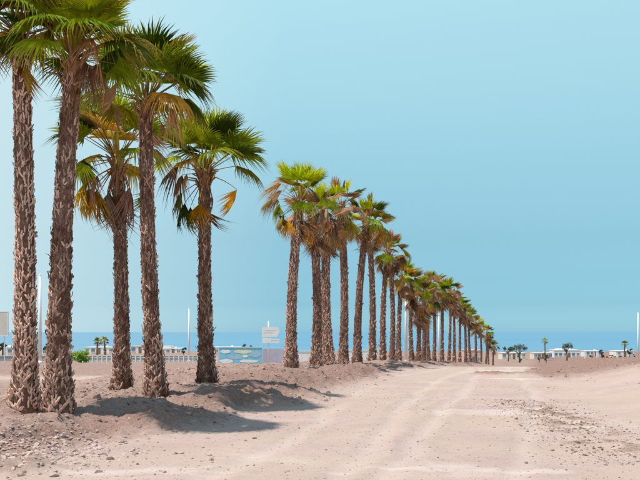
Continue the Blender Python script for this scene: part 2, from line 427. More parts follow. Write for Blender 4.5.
# churned strip and the right bank
n = 3000; d = rng.uniform(11.5, 22, n); xy = np.stack([rng.normal(4.55, .55, n)+.05*(d-16), d], 1)
clods('loose_gravel', xy, logn(n, .009, .55, .04), np.clip(rng.normal(.2, .2, n), 0, 1), 'dark loose gravel in the churned strip of road')
n = 2600; d = 11 + rng.random(n)**1.4*45; xy = np.stack([row_x(d)+rng.uniform(9.2, 17, n), d], 1)
_, so, _ = terrain(xy[:, 0], xy[:, 1], True); keep = rng.random(n) < so*.9+.12; xy = xy[keep]
clods('bank_gravel', xy, logn(len(xy), .018, .6, .12), np.clip(rng.normal(.5, .25, len(xy)), 0, 1), 'scattered clods on the right-hand bank')
n = 5000; d = 9.8 + rng.random(n)**1.6*22; xy = np.stack([row_x(d)+rng.uniform(2.5, 10, n), d], 1)
clods('road_grit', xy, logn(n, .007, .5, .028), np.clip(rng.normal(.6, .25, n), 0, 1), 'fine grit lying on the dirt road')

# ------------------------------------------------------------------ palm leaves
def fan_leaf(seed, nseg, span, L, pet, arch, pitch, fold, droop, tipdroop, shrink=0.0, cut=.5):
    """one fan leaf: petiole along +Y, blade at its end; returns verts, faces, along, seg"""
    r = random.Random(seed); V, F, A, G = [], [], [], []
    npt = 5; pts = []
    for i in range(npt):
        t = i/(npt-1); pts.append((0, pet*t, -arch*pet*t*t))
    for i, p in enumerate(pts):
        w = .028*(1-.55*i/(npt-1)); h = w*.55
        for q in ((-w, 0, 0), (0, 0, h), (w, 0, 0), (0, 0, -h)):
            V.append((p[0]+q[0], p[1]+q[1], p[2]+q[2])); A.append(-.1); G.append(.5)
    for i in range(npt-1):
        for k in range(4): F.append((i*4+k, i*4+(k+1) % 4, (i+1)*4+(k+1) % 4, (i+1)*4+k))
    hub = Vector(pts[-1]); ang = -math.atan(2*arch) - pitch
    fy = Vector((0, math.cos(ang), math.sin(ang))); fz = Vector((0, -math.sin(ang), math.cos(ang))); fx = Vector((1, 0, 0))
    def place(th, rr, lift, td):
        a_, b_ = math.sin(th)*rr, math.cos(th)*rr
        c_ = fold*abs(a_) - droop*rr*rr/L + lift
        q = hub + fx*a_ + fy*b_ + fz*c_
        if td:
            q = q + Vector((0, 0, -td)) * (1 if ang > -1.2 else .3) + fz*(-td*.5)
        return q
    V.append(tuple(hub)); A.append(0); G.append(.5); h0 = len(V)-1
    dth = 2*span/nseg; rf = L*cut
    prev = None
    for i in range(nseg):
        th = -span + dth*(i+.5)
        Ls = L*(.72+.28*math.cos(th*.62))*r.uniform(.86, 1.06)*(1-shrink*r.random())
        td = tipdroop*L*r.uniform(.5, 1.4); sg = r.random(); tw = th + r.uniform(-.06, .06)
        hw = dth*.5
        row = []
        for (rad, wf, lift, fr) in ((rf, 1.0, .018, 0.0), (max(Ls*.78, rf*1.15), .62*rf/max(Ls*.78, rf*1.15)*min(1, .5/cut), .010, .32)):
            for k in (-1, 0, 1):
                thk = (th if fr == 0 else tw) + k*hw*wf
                V.append(tuple(place(thk, rad, lift if k == 0 else -lift, td*fr))); A.append(rad/L); G.append(sg); row.append(len(V)-1)
        V.append(tuple(place(tw + r.uniform(-.05, .05), Ls, 0, td))); A.append(1.0); G.append(sg); tip = len(V)-1
        F += [(h0, row[1], row[0]), (h0, row[2], row[1]), (row[0], row[1], row[4], row[3]), (row[1], row[2], row[5], row[4]),
              (row[3], row[4], tip), (row[4], row[5], tip)]
    return V, F, A, G

KINDS = {  # nseg, span, L, pet, arch, pitch, fold, droop, tipdroop, shrink
    'fresh': (32, 1.00, .92, .62, .02, -.10, .30, .03, .03, .05, .50),
    'green': (38, 1.65, .84, .74, .03, .05, .22, .08, .08, .08, .48),
    'droop': (36, 1.55, .82, .82, .10, .40, .02, .26, .26, .10, .45),
    'hang':  (30, 1.05, .80, .85, .26, .95, -.35, .30, .40, .20, .36),
    'dead':  (26, .90, .80, .72, .12, .45, -.75, .55, .38, .40, .22),
    'limp':  (32, .95, .82, .70, .05, .12, -.25, .12, .20, .20, .36),
    'husk':  (24, .70, .82, .65, .05, .15, -.70, .30, .25, .45, .22),
    'shred': (16, .40, .95, .50, .10, .25, -.9, .15, .18, .45, .20),
}
LEAF = {}
for kd, prm in KINDS.items():
    LEAF[kd] = []
    for v in range(5):
        r = random.Random(hash_ if (hash_ := sum(map(ord, kd))*10+v) else 0)
        p = list(prm); p[1] *= r.uniform(.9, 1.1); p[3] *= r.uniform(.78, 1.15); p[5] += r.uniform(-.12, .12); p[7] *= r.uniform(.7, 1.4)
        V, F, A, G = fan_leaf(hash_, *p)
        LEAF[kd].append((V, F, A, G, mesh(kd + '_frond', V, F, M['leaf'], False, {'along': A, 'seg': G})))

C_LIME = (.52, .58, .012); C_GREEN = (.25, .32, .010); C_DEEP = (.075, .115, .010); C_OLIVE = (.24, .20, .02)
C_YELL = (.66, .42, .02); C_GOLD = (.50, .33, .06); C_TAN = (.44, .27, .15); C_BROWN = (.23, .125, .085); C_PINK = (.46, .31, .25)
def jit(c, r, a_=.18): f = r.uniform(1-a_, 1+a_); return tuple(min(1, v*f*r.uniform(1-a_*.4, 1+a_*.4)) for v in c) + (1.0,)

def frond_matrix(dirv, loc, scale, roll):
    y = Vector(dirv).normalized(); up = Vector((0, 0, 1))
    x = y.cross(up)
    if x.length < .15: x = Vector((1, .3, 0)).cross(y) if abs(y.z) > .98 else x
    x.normalize(); z = x.cross(y)
    m_ = Matrix((x, y, z)).transposed()
    m_ = m_ @ Matrix.Rotation(roll, 3, 'Y')
    return Matrix.Translation(loc) @ (m_*scale).to_4x4()

def random_fronds(r, n, dead, yellow, skirt=0, lean=(0, 0), lively=1.0, spread=88, deadlo=-65, sks=1.0):
    """list of (dir, kind, colour, scale)"""
    L = []; off = r.uniform(0, 6.28)
    for i in range(n):
        t = (i+.5)/n; el = R(84 - spread*t**1.1 + r.uniform(-9, 9)); az = off + i*2.39996 + r.uniform(-.25, .25)
        dv = Vector((math.cos(az)*math.cos(el)+lean[0]*.3, math.sin(az)*math.cos(el)+lean[1]*.3, math.sin(el)))
        kd = 'fresh' if t < .28 else ('green' if t < .72 else 'droop')
        col = r.choice([C_LIME, C_LIME, C_GREEN, C_GREEN, C_DEEP]) if t < .5 else r.choice([C_GREEN, C_DEEP, C_OLIVE, C_GREEN, C_GOLD])
        if lively < 1 and r.random() > lively: col = r.choice([C_OLIVE, C_TAN, C_PINK, C_BROWN])
        L.append((dv, kd, col, r.uniform(.88, 1.08)))
    for i in range(yellow):
        az = r.uniform(0, 6.28); el = R(r.uniform(max(-45, deadlo), -5))
        L.append(((math.cos(az)*math.cos(el), math.sin(az)*math.cos(el), math.sin(el)), r.choice(['droop', 'hang']), r.choice([C_YELL, C_GOLD, C_TAN]), r.uniform(.8, 1.0)))
    for i in range(dead):
        az = r.uniform(0, 6.28); el = R(r.uniform(deadlo, 15))
        L.append(((math.cos(az)*math.cos(el), math.sin(az)*math.cos(el), math.sin(el)), r.choice(['dead', 'dead', 'hang']), r.choice([C_BROWN, C_TAN, C_PINK]), r.uniform(.75, 1.0)))
    for i in range(skirt):
        az = off + i*2.39996; el = R(r.uniform(-84, -66))
        L.append(((math.cos(az)*math.cos(el), math.sin(az)*math.cos(el), math.sin(el)), r.choice(['shred', 'shred', 'dead']), r.choice([C_TAN, C_PINK, C_BROWN]), sks*r.uniform(.8, 1.15)))
    return L

def view_frond(deg, dep, kind, col, sc=1.0):
    """leaf heading deg clockwise from straight up as seen from the road, dep > 0 leaning away from it"""
    return ((math.sin(R(deg)), dep, math.cos(R(deg))), kind, col, sc)

def trunk_path(H, top_off, bend, k=24):
    pts = []
    for i in range(k+1):
        t = i/k; b_ = math.sin(math.pi*t)
        pts.append(Vector((top_off[0]*t + bend[0]*b_, top_off[1]*t + bend[1]*b_, H*t)))
    return pts

def settle(kd, dv):
    """a stalk that already points down carries its blade straight on"""
    if dv.z < -.38: return {'hang': 'limp', 'droop': 'limp', 'green': 'limp', 'dead': 'husk'}.get(kd, kd)
    return kd

def palm(label, x, y, H, top_off=(0, 0), bend=(0, 0), rad=.19, fronds=(), seed=0, detail=2, boot_tone=.55, group='fan palms along the road', crown_scale=1.0):
    r = random.Random(seed*31+5); z0 = Z(x, y)
    root = empty('palm_tree', (x, y, z0)); tag(root, label, 'palm tree', group)
    pts = trunk_path(H, top_off, bend, 40 if detail == 2 else 16)
    # trunk
    V, F = [], []; ns = 14 if detail == 2 else 9
    def rad_at(t): return rad*(1 + .45*math.exp(-t*H/.45) + .12*math.exp(-t*H/1.6) - .16*t)
    for i, p in enumerate(pts):
        t = i/(len(pts)-1); rr = rad_at(t)*.93
        for k in range(ns):
            b_ = 2*math.pi*k/ns; q = rr*(1+r.uniform(-.05, .05)); V.append((p.x+math.cos(b_)*q, p.y+math.sin(b_)*q, p.z - (.25 if i == 0 else 0)))
    for i in range(len(pts)-1):
        for k in range(ns): F.append((i*ns+k, i*ns+(k+1) % ns, (i+1)*ns+(k+1) % ns, (i+1)*ns+k))
    F.append(tuple((len(pts)-1)*ns+k for k in range(ns)))
    tr = obj('trunk', mesh('trunk', V, F, M['bark'], True), root)
    # old leaf bases in two crossing spirals
    step = {2: .0090, 1: .036, 0: .10}[detail]; size = {2: 1.0, 1: 1.5, 0: 2.1}[detail]
    n = int(H/step); V, F, T = [], [], []
    for i in range(n):
        if r.random() < .06: continue
        h = (i+r.random()*.6)*step; t = min(h/H, 1); az = i*2.39996 + r.uniform(-.22, .22)
        kf = t*(len(pts)-1); i0 = min(int(kf), len(pts)-2); c = pts[i0].lerp(pts[i0+1], kf-i0)
        low = math.exp(-h/1.3)
        rr = rad_at(t)*.92; e = Vector((math.cos(az), math.sin(az), 0)); s_ = Vector((-e.y, e.x, 0)); u = Vector((0, 0, 1)); B = c + e*rr
        out = (.016+.034*low)*size*r.uniform(.5, 1.4) + (.07*r.random() if r.random() < .07 else 0)
        ln = (.095+.060*low)*size*r.uniform(.5, 1.35); w = (.014+.010*low)*size*r.uniform(.5, 1.6); th = .012*size
        nb = 0
        for _k in range(4 if detail == 2 else 2):       # the broken middle of the base
            w2 = r.uniform(.008, .026)*size*(.85+.3*low); l2 = r.uniform(.03, .11)*size*(.85+.3*low); o2 = out*r.uniform(.2, .9); kx = s_*r.uniform(-1, 1)*w2; tz = u*r.uniform(-.06, .06)
            j = len(V); V += [B+tz-s_*w2, B+tz+s_*w2*.8, B+tz+e*(o2+.006)+u*l2*.4+kx*.3, B+tz+e*o2+u*l2-s_*w2*.5+kx, B+tz+e*o2*.9+u*l2*r.uniform(.6, 1.2)+s_*w2*.5+kx, B+tz+u*l2*.8]
            F += [(j, j+1, j+2), (j, j+2, j+3), (j+2, j+1, j+4), (j+2, j+4, j+3), (j+3, j+4, j+5), (j, j+3, j+5), (j+1, j+5, j+4)]; nb += 6
        for sd in (-1, 1):                              # each old leaf base is split in two diverging straps
            if r.random() > .28 + .62*low: continue
            k_ = r.uniform(.55, 1.0)
            q0 = B + s_*sd*w*.3; q1 = B + s_*sd*(w + ln*.34) + e*(out*.55+th*.6) + u*ln*.55; q2 = B + s_*sd*(w + ln*.34 + ln*.20*k_) + e*(out*r.uniform(.7, 1.2)) + u*ln*k_*1.05
            j = len(V); V += [q0-s_*w, q0+s_*w, q1-s_*w*.9, q1+s_*w*.9, q1+e*th, q2-s_*w*.6, q2+s_*w*.5, q2-e*th*1.4]
            F += [(j, j+1, j+4), (j, j+4, j+2), (j+1, j+3, j+4), (j+2, j+4, j+5), (j+4, j+3, j+6), (j+4, j+6, j+5), (j+5, j+6, j+7), (j+2, j+5, j+7), (j+3, j+7, j+6)]
            nb += 8
        tn = min(1, max(0, boot_tone + r.gauss(0, .24) + .30*float(vnoise(np.array([h*1.6+seed*3.1]), np.array([math.cos(az)*.8+math.sin(az)*.5]), seed)[0]) - .12*t))
        T += [tn]*nb
    tag(obj('leaf_bases', mesh('leaf_bases', V, F, M['boot'], False, {'tone': T}), tr), kind='stuff')
    # crown: fibrous heart with the spear leaf, carrying each leaf
    top = pts[-1]; rt = rad_at(1)
    hb = MB().tube([top+Vector((0, 0, -.10)), top+Vector((0, 0, .12)), top+Vector((0, 0, .28)), top+Vector((0, 0, .45)), top+Vector((.02, 0, .9))],
                   [rt*.98, rt*.98, rt*.55, .035, .006], 9)
    for k in range(26 if detail == 2 else 10):          # cut and broken leaf stalks round the heart
        az = k*2.39996; e = Vector((math.cos(az), math.sin(az), 0)); zz = -.30+.55*r.random(); ln = r.uniform(.12, .40)
        p0 = top+e*rt*.8+Vector((0, 0, zz)); hb.tube([p0, p0+e*ln*.35+Vector((0, 0, ln*.6)), p0+e*ln*r.uniform(.5, 1.0)+Vector((0, 0, ln*r.uniform(.6, 1.0)))], [.032, .024, .012], 4)
    crown = hb.build('crown', M['fibre'], root, smooth=True)
    if detail >= 1:
        for (dv, kd, col, sc) in fronds:
            v = r.randrange(5); dvn = Vector(dv).normalized(); kd = settle(kd, dvn)
            hz_ = Vector((dvn.x, dvn.y, 0)); hz_ = hz_.normalized() if hz_.length > .05 else Vector((0, 0, 0))
            loc = top + hz_*rt*.8 + Vector((0, 0, .20+.18*dvn.z - (.10 if dvn.z < -.3 else 0)))
            f = bpy.data.objects.new('frond' if col in (C_LIME, C_GREEN, C_DEEP, C_OLIVE) else 'dry_frond', LEAF[kd][v][4])
            f.color = jit(col, r); link(f, crown); f.matrix_local = frond_matrix(dvn, loc, sc*crown_scale, r.uniform(-.5, .5))
    else:
        V, F, A, G, C = [], [], [], [], []
        for (dv, kd, col, sc) in fronds:
            lv, lf, la, lg, _ = LEAF[settle(kd, Vector(dv).normalized())][r.randrange(5)]; m_ = frond_matrix(dv, top+Vector((0, 0, .2)), sc*crown_scale, r.uniform(-.5, .5))
            j = len(V); V += [m_ @ Vector(q) for q in lv]; F += [tuple(k+j for k in f) for f in lf]; A += la; G += lg
            C += [jit(col, r)]*len(lv)
        tag(obj('fronds', mesh('fronds', V, F, M['leaf_far'], False, {'along': A, 'seg': G, 'tint': C}), crown), kind='stuff')
    return root

def px2x(px, d): return (px-320)/FPX*d
def py2z(py, d): return EYE - (py-332)*d/FPX

def near_palm(label, px, d, tpx, tpy, fronds, seed, rad=.20, bend=(0, 0), dd=0.0, detail=2, boot_tone=.55, crown_scale=1.0):
    x = px2x(px, d); tx = px2x(tpx, d+dd); zt = py2z(tpy, d+dd)
    return palm(label, x, d, zt - Z(x, d), (tx-x, dd), bend, rad, fronds, seed, detail, boot_tone, crown_scale=crown_scale)

vf = view_frond
r = random.Random(1)
# 1: leftmost
f1 = random_fronds(random.Random(111), 34, 2, 0, 0, spread=70, deadlo=-12) + [vf(-65, -.5, 'droop', C_GOLD), vf(-80, -.2, 'hang', C_YELL, .9), vf(-50, -.8, 'green', C_DEEP), vf(40, -.8, 'droop', C_DEEP),
     vf(70, -.4, 'hang', C_OLIVE, .6), vf(20, -.9, 'dead', C_BROWN), vf(175, -.3, 'dead', C_GOLD, .55)]
near_palm('tall fan palm at the far left with the palest trunk', 25, 15.0, 21, 50, f1, 1, .172, (.03, 0), boot_tone=.92, crown_scale=.85)
# 2
f2 = random_fronds(random.Random(112), 34, 2, 1, 0, spread=68, deadlo=-12) + [vf(22, -.45, 'fresh', C_LIME, 1.0), vf(5, -.55, 'fresh', C_LIME, 1.0), vf(42, -.35, 'fresh', C_LIME, 1.0), vf(-20, -.4, 'fresh', C_LIME, 1.0), vf(30, -.8, 'fresh', C_LIME, .8), vf(8, -1.0, 'fresh', C_LIME, .75),
     vf(70, -.5, 'droop', C_DEEP), vf(60, -.9, 'dead', C_TAN), vf(100, -.6, 'dead', C_TAN, .8), vf(-85, -.2, 'hang', C_GOLD, .8), vf(165, -.5, 'dead', C_GOLD, .6)]
near_palm('fan palm with big lime green upright fans, second from the left edge', 58, 14.9, 73, 72, f2, 2, .180, (-.06, 0), boot_tone=.38, crown_scale=.88)
# 3
f3 = random_fronds(random.Random(13), 15, 2, 0, 10) + [vf(-28, -.3, 'droop', C_DEEP), vf(-50, -.2, 'droop', C_DEEP), vf(-15, .3, 'green', C_GREEN), vf(25, .2, 'green', C_OLIVE), vf(-75, .2, 'hang', C_DEEP, .95), vf(-35, -.5, 'green', C_GREEN, 1.0), vf(5, -.5, 'green', C_LIME, .95), vf(-58, -.4, 'green', C_GREEN, 1.0), vf(-20, -.1, 'droop', C_DEEP, 1.1),
     vf(-122, -.3, 'hang', C_YELL, 1.0), vf(-146, -.4, 'hang', C_YELL, 1.05), vf(-134, -.2, 'hang', C_GOLD, 1.1), vf(-98, .1, 'dead', C_TAN, 1.0), vf(-150, -.2, 'dead', C_BROWN, 1.1), vf(165, -.3, 'shred', C_PINK, 1.1),
     vf(178, -.4, 'shred', C_TAN, 1.2), vf(150, -.3, 'shred', C_PINK, 1.2), vf(-165, -.5, 'shred', C_PINK, 1.25), vf(35, -.3, 'dead', C_PINK, .9), vf(-172, -.3, 'shred', C_PINK, 1.1), vf(60, .4, 'dead', C_PINK, .9), vf(110, .3, 'hang', C_GREEN, .9), vf(-160, .2, 'shred', C_BROWN, 1.2)]
near_palm('drooping fan palm with a yellow dying leaf and tan skirt, third from the left', 122, 21.5, 118, 168, f3, 3, .175, (.03, 0), boot_tone=.28)
# 4
f4 = random_fronds(random.Random(14), 28, 1, 0, 0, (.3, 0), spread=80) + [vf(58, -.1, 'green', C_DEEP), vf(62, -.4, 'droop', C_DEEP, 1.05), vf(40, -.2, 'green', C_GREEN), vf(28, -.2, 'green', C_OLIVE, 1.1), vf(12, -.5, 'green', C_DEEP, 1.15),
     vf(18, .2, 'dead', C_PINK, 1.1), vf(-22, -.4, 'green', C_OLIVE, 1.1), vf(-45, -.2, 'droop', C_DEEP), vf(-65, .1, 'droop', C_GREEN), vf(85, -.3, 'droop', C_OLIVE, .6), vf(-90, -.3, 'hang', C_TAN, .7), vf(130, -.3, 'dead', C_TAN, .5)]
near_palm('fan palm with a broad dark windswept crown reaching right, fourth from the left', 156, 18.9, 146, 113, f4, 4, .170, (-.05, 0), boot_tone=.40, crown_scale=.96)
# 5
f5 = random_fronds(random.Random(15), 11, 0, 0, 2, spread=62) + [vf(-8, -.2, 'fresh', C_GREEN, 1.05), vf(8, .3, 'fresh', C_LIME, 1.1), vf(24, -.2, 'green', C_DEEP, 1.0), vf(50, -.1, 'green', C_GREEN, 1.05), vf(62, -.35, 'green', C_DEEP, 1.0), vf(44, .4, 'green', C_OLIVE, 1.0),
      vf(-26, -.2, 'green', C_GREEN, 1.0), vf(-44, -.3, 'green', C_LIME, 1.0), vf(-55, .1, 'droop', C_LIME, 1.0), vf(-38, .4, 'green', C_DEEP, 1.0), vf(0, -.9, 'green', C_GREEN, .95), vf(15, .8, 'green', C_GREEN, 1.0), vf(-20, .8, 'droop', C_DEEP, 1.0),
      vf(70, .2, 'droop', C_OLIVE, .95), vf(-72, -.1, 'dead', C_BROWN, .95), vf(-85, .2, 'dead', C_BROWN, .85), vf(103, -.05, 'hang', C_YELL, .95), vf(-142, -.3, 'hang', C_DEEP, .95), vf(-150, .2, 'droop', C_DEEP, .9), vf(-172, -.5, 'hang', C_YELL, .85), vf(-120, -.1, 'dead', C_OLIVE, .9),
      vf(160, -.2, 'dead', C_TAN, .5), vf(-90, -.6, 'dead', C_TAN, .45)]
near_palm('open-crowned green fan palm with one yellow leaf hanging to the right, fifth from the left', 207, 22.4, 205, 182, f5, 5, .172, (-.03, 0), boot_tone=.26)
# out of the frame to the left, seen by its shadow
# 6 onwards
f6 = random_fronds(random.Random(16), 10, 2, 0, 6, (.2, 0)) + [vf(12, -.3, 'fresh', C_LIME, 1.0), vf(25, -.1, 'green', C_LIME, .95), vf(-2, -.5, 'green', C_LIME, .95), vf(35, .2, 'green', C_DEEP), vf(5, .4, 'dead', C_BROWN, 1.1), vf(-8, .2, 'dead', C_PINK, 1.1),
      vf(-50, 0, 'dead', C_PINK, 1.05), vf(-38, -.3, 'dead', C_TAN), vf(-60, .3, 'dead', C_BROWN), vf(-110, -.2, 'hang', C_OLIVE, .9), vf(-125, -.3, 'hang', C_GOLD, .95), vf(-150, -.4, 'hang', C_YELL, .95), vf(-118, .2, 'dead', C_PINK, 1.0), vf(-100, .1, 'droop', C_GREEN, .8),
      vf(100, 0, 'dead', C_TAN), vf(-165, -.2, 'shred', C_TAN), vf(170, -.2, 'shred', C_BROWN)]
near_palm('fan palm with a lime green tuft and brown dead leaves, first beyond the gap', 291, 35.5, 299, 207, f6, 6, .21, (-.10, 0), boot_tone=.6)
spec = [  # px, d, crown px, crown-top py, n, dead, yellow, skirt, lively, label, tone
 (316, 38.5, 313, 190, 8, 9, 2, 4, .45, 'slim fan palm with a bushy brown half-dead crown, second beyond the gap', .45),
 (329.5, 42.0, 327, 199, 7, 9, 1, 4, .3, 'stout pale-trunked fan palm with a mostly dead crown, third beyond the gap', .75),
 (343, 45.0, 341, 182, 8, 6, 1, 8, .6, 'fan palm with a small yellow-green top over pink dead leaves, fourth beyond the gap', .5),
 (357, 49.0, 366, 199, 8, 4, 2, 6, .7, 'dark leaning trunk of a fan palm, fifth beyond the gap', .25),
 (372, 53.0, 369, 208, 9, 6, 2, 10, .6, 'fan palm with a ragged hanging skirt, sixth beyond the gap', .55),
 (383, 57.0, 387, 233, 6, 7, 0, 8, .4, 'fan palm with a pink withered crown, seventh beyond the gap', .6),
 (392, 62.0, 390, 236, 7, 6, 1, 8, .5, 'slender fan palm with drooping dead leaves, eighth beyond the gap', .55),
 (399, 68.0, 402, 262, 16, 2, 2, 2, 1., 'lower fan palm with a full fresh green crown beside the lamp post', .5),
]
for i, (px, d, tpx, tpy, n, de, ye, sk, lv, lab, tone) in enumerate(spec):
    fr = random_fronds(random.Random(100+i), n+5, de+5, ye+1, sk+6, (.1, 0), lv*.75 if lv < 1 else 1, spread=95)
    near_palm(lab, px, d, tpx, tpy + 1.5*FPX/d, fr, 20+i, (.205, .24, .215, .21, .20, .19, .19, .19)[i], (.12*(-1)**i, 0), detail=2 if d < 50 else 1, boot_tone=tone, crown_scale=.98)
far = [(412, 76, 275), (417.5, 80, 286), (423, 84, 280), (429, 89, 272), (434, 94, 277), (442, 99, 285), (448.5, 104, 280), (454, 110, 290), (460, 118, 298),
       (465.5, 126, 303), (471, 135, 309), (476, 145, 314), (481, 158, 321), (485, 172, 327), (489, 190, 335), (493, 210, 342)]
ORD = ['ninth', 'tenth', 'eleventh', 'twelfth', 'thirteenth', 'fourteenth', 'fifteenth', 'sixteenth', 'seventeenth', 'eighteenth', 'nineteenth', 'twentieth', 'twenty-first', 'twenty-second', 'twenty-third', 'last']
for i, (px, d, tpy) in enumerate(far):
    ORD[i] = ORD[i]
    desc = ['with a thick tan skirt under a dark green crown', 'with a long hanging brown skirt', 'with an olive crown', 'with a yellowing crown'][i % 4]
    if i >= 8: desc = 'small in the distance'
    lab = 'fan palm %s, %s beyond the gap' % (desc, ORD[i]) if i < 15 else 'tiny farthest fan palm where the row ends by the road'
    rr = random.Random(300+i)
    fr = random_fronds(rr, 15 if d < 120 else 14, 5, 2, 12 if d < 112 else 7, (rr.uniform(-.3, .4), 0), .62, 95, sks=1.45)
    near_palm(lab, px, d, px + rr.uniform(-2.2, 2.2), tpy + rr.uniform(-5, 5)*76/d + 1.5*FPX/d, fr, 60+i, rr.uniform(.17, .22), (rr.uniform(-.2, .2), 0), detail=1 if d < 95 else 0, boot_tone=rr.uniform(.35, .65), crown_scale=1.12)

# ------------------------------------------------------------------ lamp posts
def lamp_post(px, d, top_py, label):
    x = px2x(px, d); z0 = Z(x, d); H = py2z(top_py, d) - z0
    root = empty('lamp_post', (x, d, z0)); tag(root, label, 'lamp post', 'white lamp posts')
    MB().tube([(0, 0, .3), (0, 0, H*.5), (0, 0, H)], [.15, .13, .10], 10).build('pole', M['white'], root, smooth=True)
    MB().tube([(0, 0, -.3), (0, 0, .12), (0, 0, .16), (0, 0, .42)], [.24, .24, .15, .14], 10).build('base', M['white'], root)
    MB().tube([(0, 0, H), (0, 0, H+.10), (0, 0, H+.14)], [.10, .10, .03], 10).build('cap', M['white'], root)
lamp_post(40, 70, 276, 'tall white lamp post between the two leftmost palm trunks')
lamp_post(189, 118, 309, 'thin white lamp post left of the open-crowned green palm')
lamp_post(324, 57, 222, 'white lamp post against the stout pale palm trunk')
lamp_post(406, 92, 278, 'white lamp post beside the low fresh green palm')
lamp_post(439, 125, 303, 'white lamp post among the crowded mid-row palms')
lamp_post(455.5, 140, 313, 'white lamp post among the distant palms, farther of those two')
lamp_post(638, 150, 313, 'white lamp post at the right edge above the bank')

# ------------------------------------------------------------------ sign on a post
d = 100.0; x = px2x(268.5, d); z0 = Z(x, d); sg = empty('direction_sign', (x, d, z0))
tag(sg, 'white two-board sign on a white post before the painted wall', 'sign')
zt = py2z(327, d)-z0; zm = py2z(337.4, d)-z0; zb = py2z(343, d)-z0
MB().tube([(0, 0, -.3), (0, 0, py2z(321, d)-z0)], [.075, .06], 10).build('post', M['white'], sg, smooth=True)
bd = MB().prism([(-.72, zm+.06), (.95, zm+.06), (1.25, (zm+zt)/2+.05), (1.1, zt), (-.72, zt)], -.14, -.09).build('upper_board', M['white'], sg)
b2 = MB().prism([(-.70, zb), (1.22, zb), (1.22, zm-.18), (.55, zm-.14), (-.70, zm-.02)], -.14, -.09).build('lower_board', M['white'], sg)
MB().box(-.45, .80, -.146, -.141, zt-.42, zt-.37).build('printed_line', M['paleblue'], bd)
MB().box(-.45, .55, -.146, -.141, zt-.68, zt-.63).build('printed_line', M['paleblue'], bd)
MB().box(.25, 1.1, -.146, -.141, zb+.26, zb+.31).build('printed_line', M['paleblue'], b2)
for zz in (zt-.2, zb+.15): MB().box(-.10, .10, -.09, .06, zz-.03, zz+.03).build('bracket', M['grey'], sg)

# pale billboard cut by the left edge
d = 105.0; x = px2x(-1, d); z0 = Z(x, d); bb = empty('billboard', (x, d, z0)); tag(bb, 'pale beige billboard cut by the left edge', 'billboard')
zt = py2z(312, d)-z0; zb = py2z(335.5, d)-z0
MB().box(-1.6, 1.05, -.06, .06, zb, zt).build('panel', M['beige'], bb)
for xx in (-1.2, .6): MB().tube([(xx, .12, -.3), (xx, .12, zt-.1)], [.07, .07], 8).build('post', M['white'], bb)
fr = MB().box(-1.66, 1.11, -.08, .08, zt, zt+.07).box(-1.66, 1.11, -.08, .08, zb-.07, zb).box(1.05, 1.11, -.08, .08, zb, zt).build('frame', M['white'], bb)

# ------------------------------------------------------------------ walls and fence on the left
def wall_run(name, px0, px1, d, top_py, mat, label, cat, coping=None, segs=8):
    x0, x1 = px2x(px0, d), px2x(px1, d); z0 = min(Z(x, d) for x in np.linspace(x0, x1, 6)); H = py2z(top_py, d)-z0
    root = empty(name, ((x0+x1)/2, d, z0)); tag(root, label, cat); w = (x1-x0)/2
    k = (2*w)/segs
    for i in range(segs):
        MB().box(-w+i*k+.012, -w+(i+1)*k-.012, -.1, .1, -.4, H).build('panel', mat, root)
    if coping: MB().box(-w, w, -.15, .15, H, H+.08).build('coping', coping, root)
    return root, w, H
wall_run('boundary_wall', -30, 216, 118, 356.3, M['grey'], 'long low grey wall crossing behind the near palm trunks', 'wall', M['beige'], 22)
mw, w, H = wall_run('painted_wall', 219, 262, 101, 347.5, M['skyblue'], 'wall painted sky blue, white and pale yellow beside the sign', 'wall', M['white'], 6)
rr = random.Random(3)
pm = [('white', -.97, -.3, .05, .5), ('paleblue', -.6, .2, .4, .85), ('paleyellow', -.3, .55, 1.0, 1.38), ('white', -.1, .9, .1, .42), ('paleblue', .4, .96, .6, 1.2), ('white', -.95, -.45, 1.0, 1.4), ('white', .1, .35, .6, .9)]
for i, (mt, a0, a1, b0, b1) in enumerate(pm):
    cx, cz = (a0+a1)/2*w, (b0+b1)/2*H/1.6; rx, rz = (a1-a0)/2*w, (b1-b0)/2*H/1.6
    ol = [(cx+rx*math.cos(t)*rr.uniform(.75, 1.1), cz+rz*math.sin(t)*rr.uniform(.75, 1.1)) for t in np.linspace(0, 2*math.pi, 13)[:-1]]
    MB().prism(ol, -.108-.003*i, -.102).build('painted_patch', M[mt], mw)
wall_run('lilac_wall', 262.5, 291, 103, 348.5, M['lilac'], 'weathered lilac wall behind the sign, left of the lime-tufted palm', 'wall', None, 4)
wall_run('white_wall', 296, 314, 96, 351.5, M['white'], 'short bright white wall between two palm trunks beyond the gap', 'wall', M['white'], 3)
wall_run('white_garden_wall', 348, 378, 112, 350.5, M['white'], 'white wall glimpsed between the dark leaning trunk and its neighbours', 'wall', M['white'], 4)

d = 97.0; x0, x1 = px2x(78, d), px2x(217, d); fe = empty('picket_fence', ((x0+x1)/2, d, Z((x0+x1)/2, d))); tag(fe, 'low white picket fence in front of the grey wall', 'fence')
npk = 30; pk = mesh('picket', MB().box(-.045, .045, -.03, .03, -.25, .72).V, MB().box(0, 1, 0, 1, 0, 1).F, M['white'])
for i in range(npk):
    xx = x0 + (x1-x0)*i/(npk-1); obj('picket', pk, fe, (xx-(x0+x1)/2, 0, Z(xx, d)-fe.location.z))
for hz_ in (.18, .52):
    MB().tube([(x0-(x0+x1)/2+(x1-x0)*k/8, .05, Z(x0+(x1-x0)*k/8, d)-fe.location.z+hz_) for k in range(9)], [.025]*9, 5).build('rail', M['white'], fe)

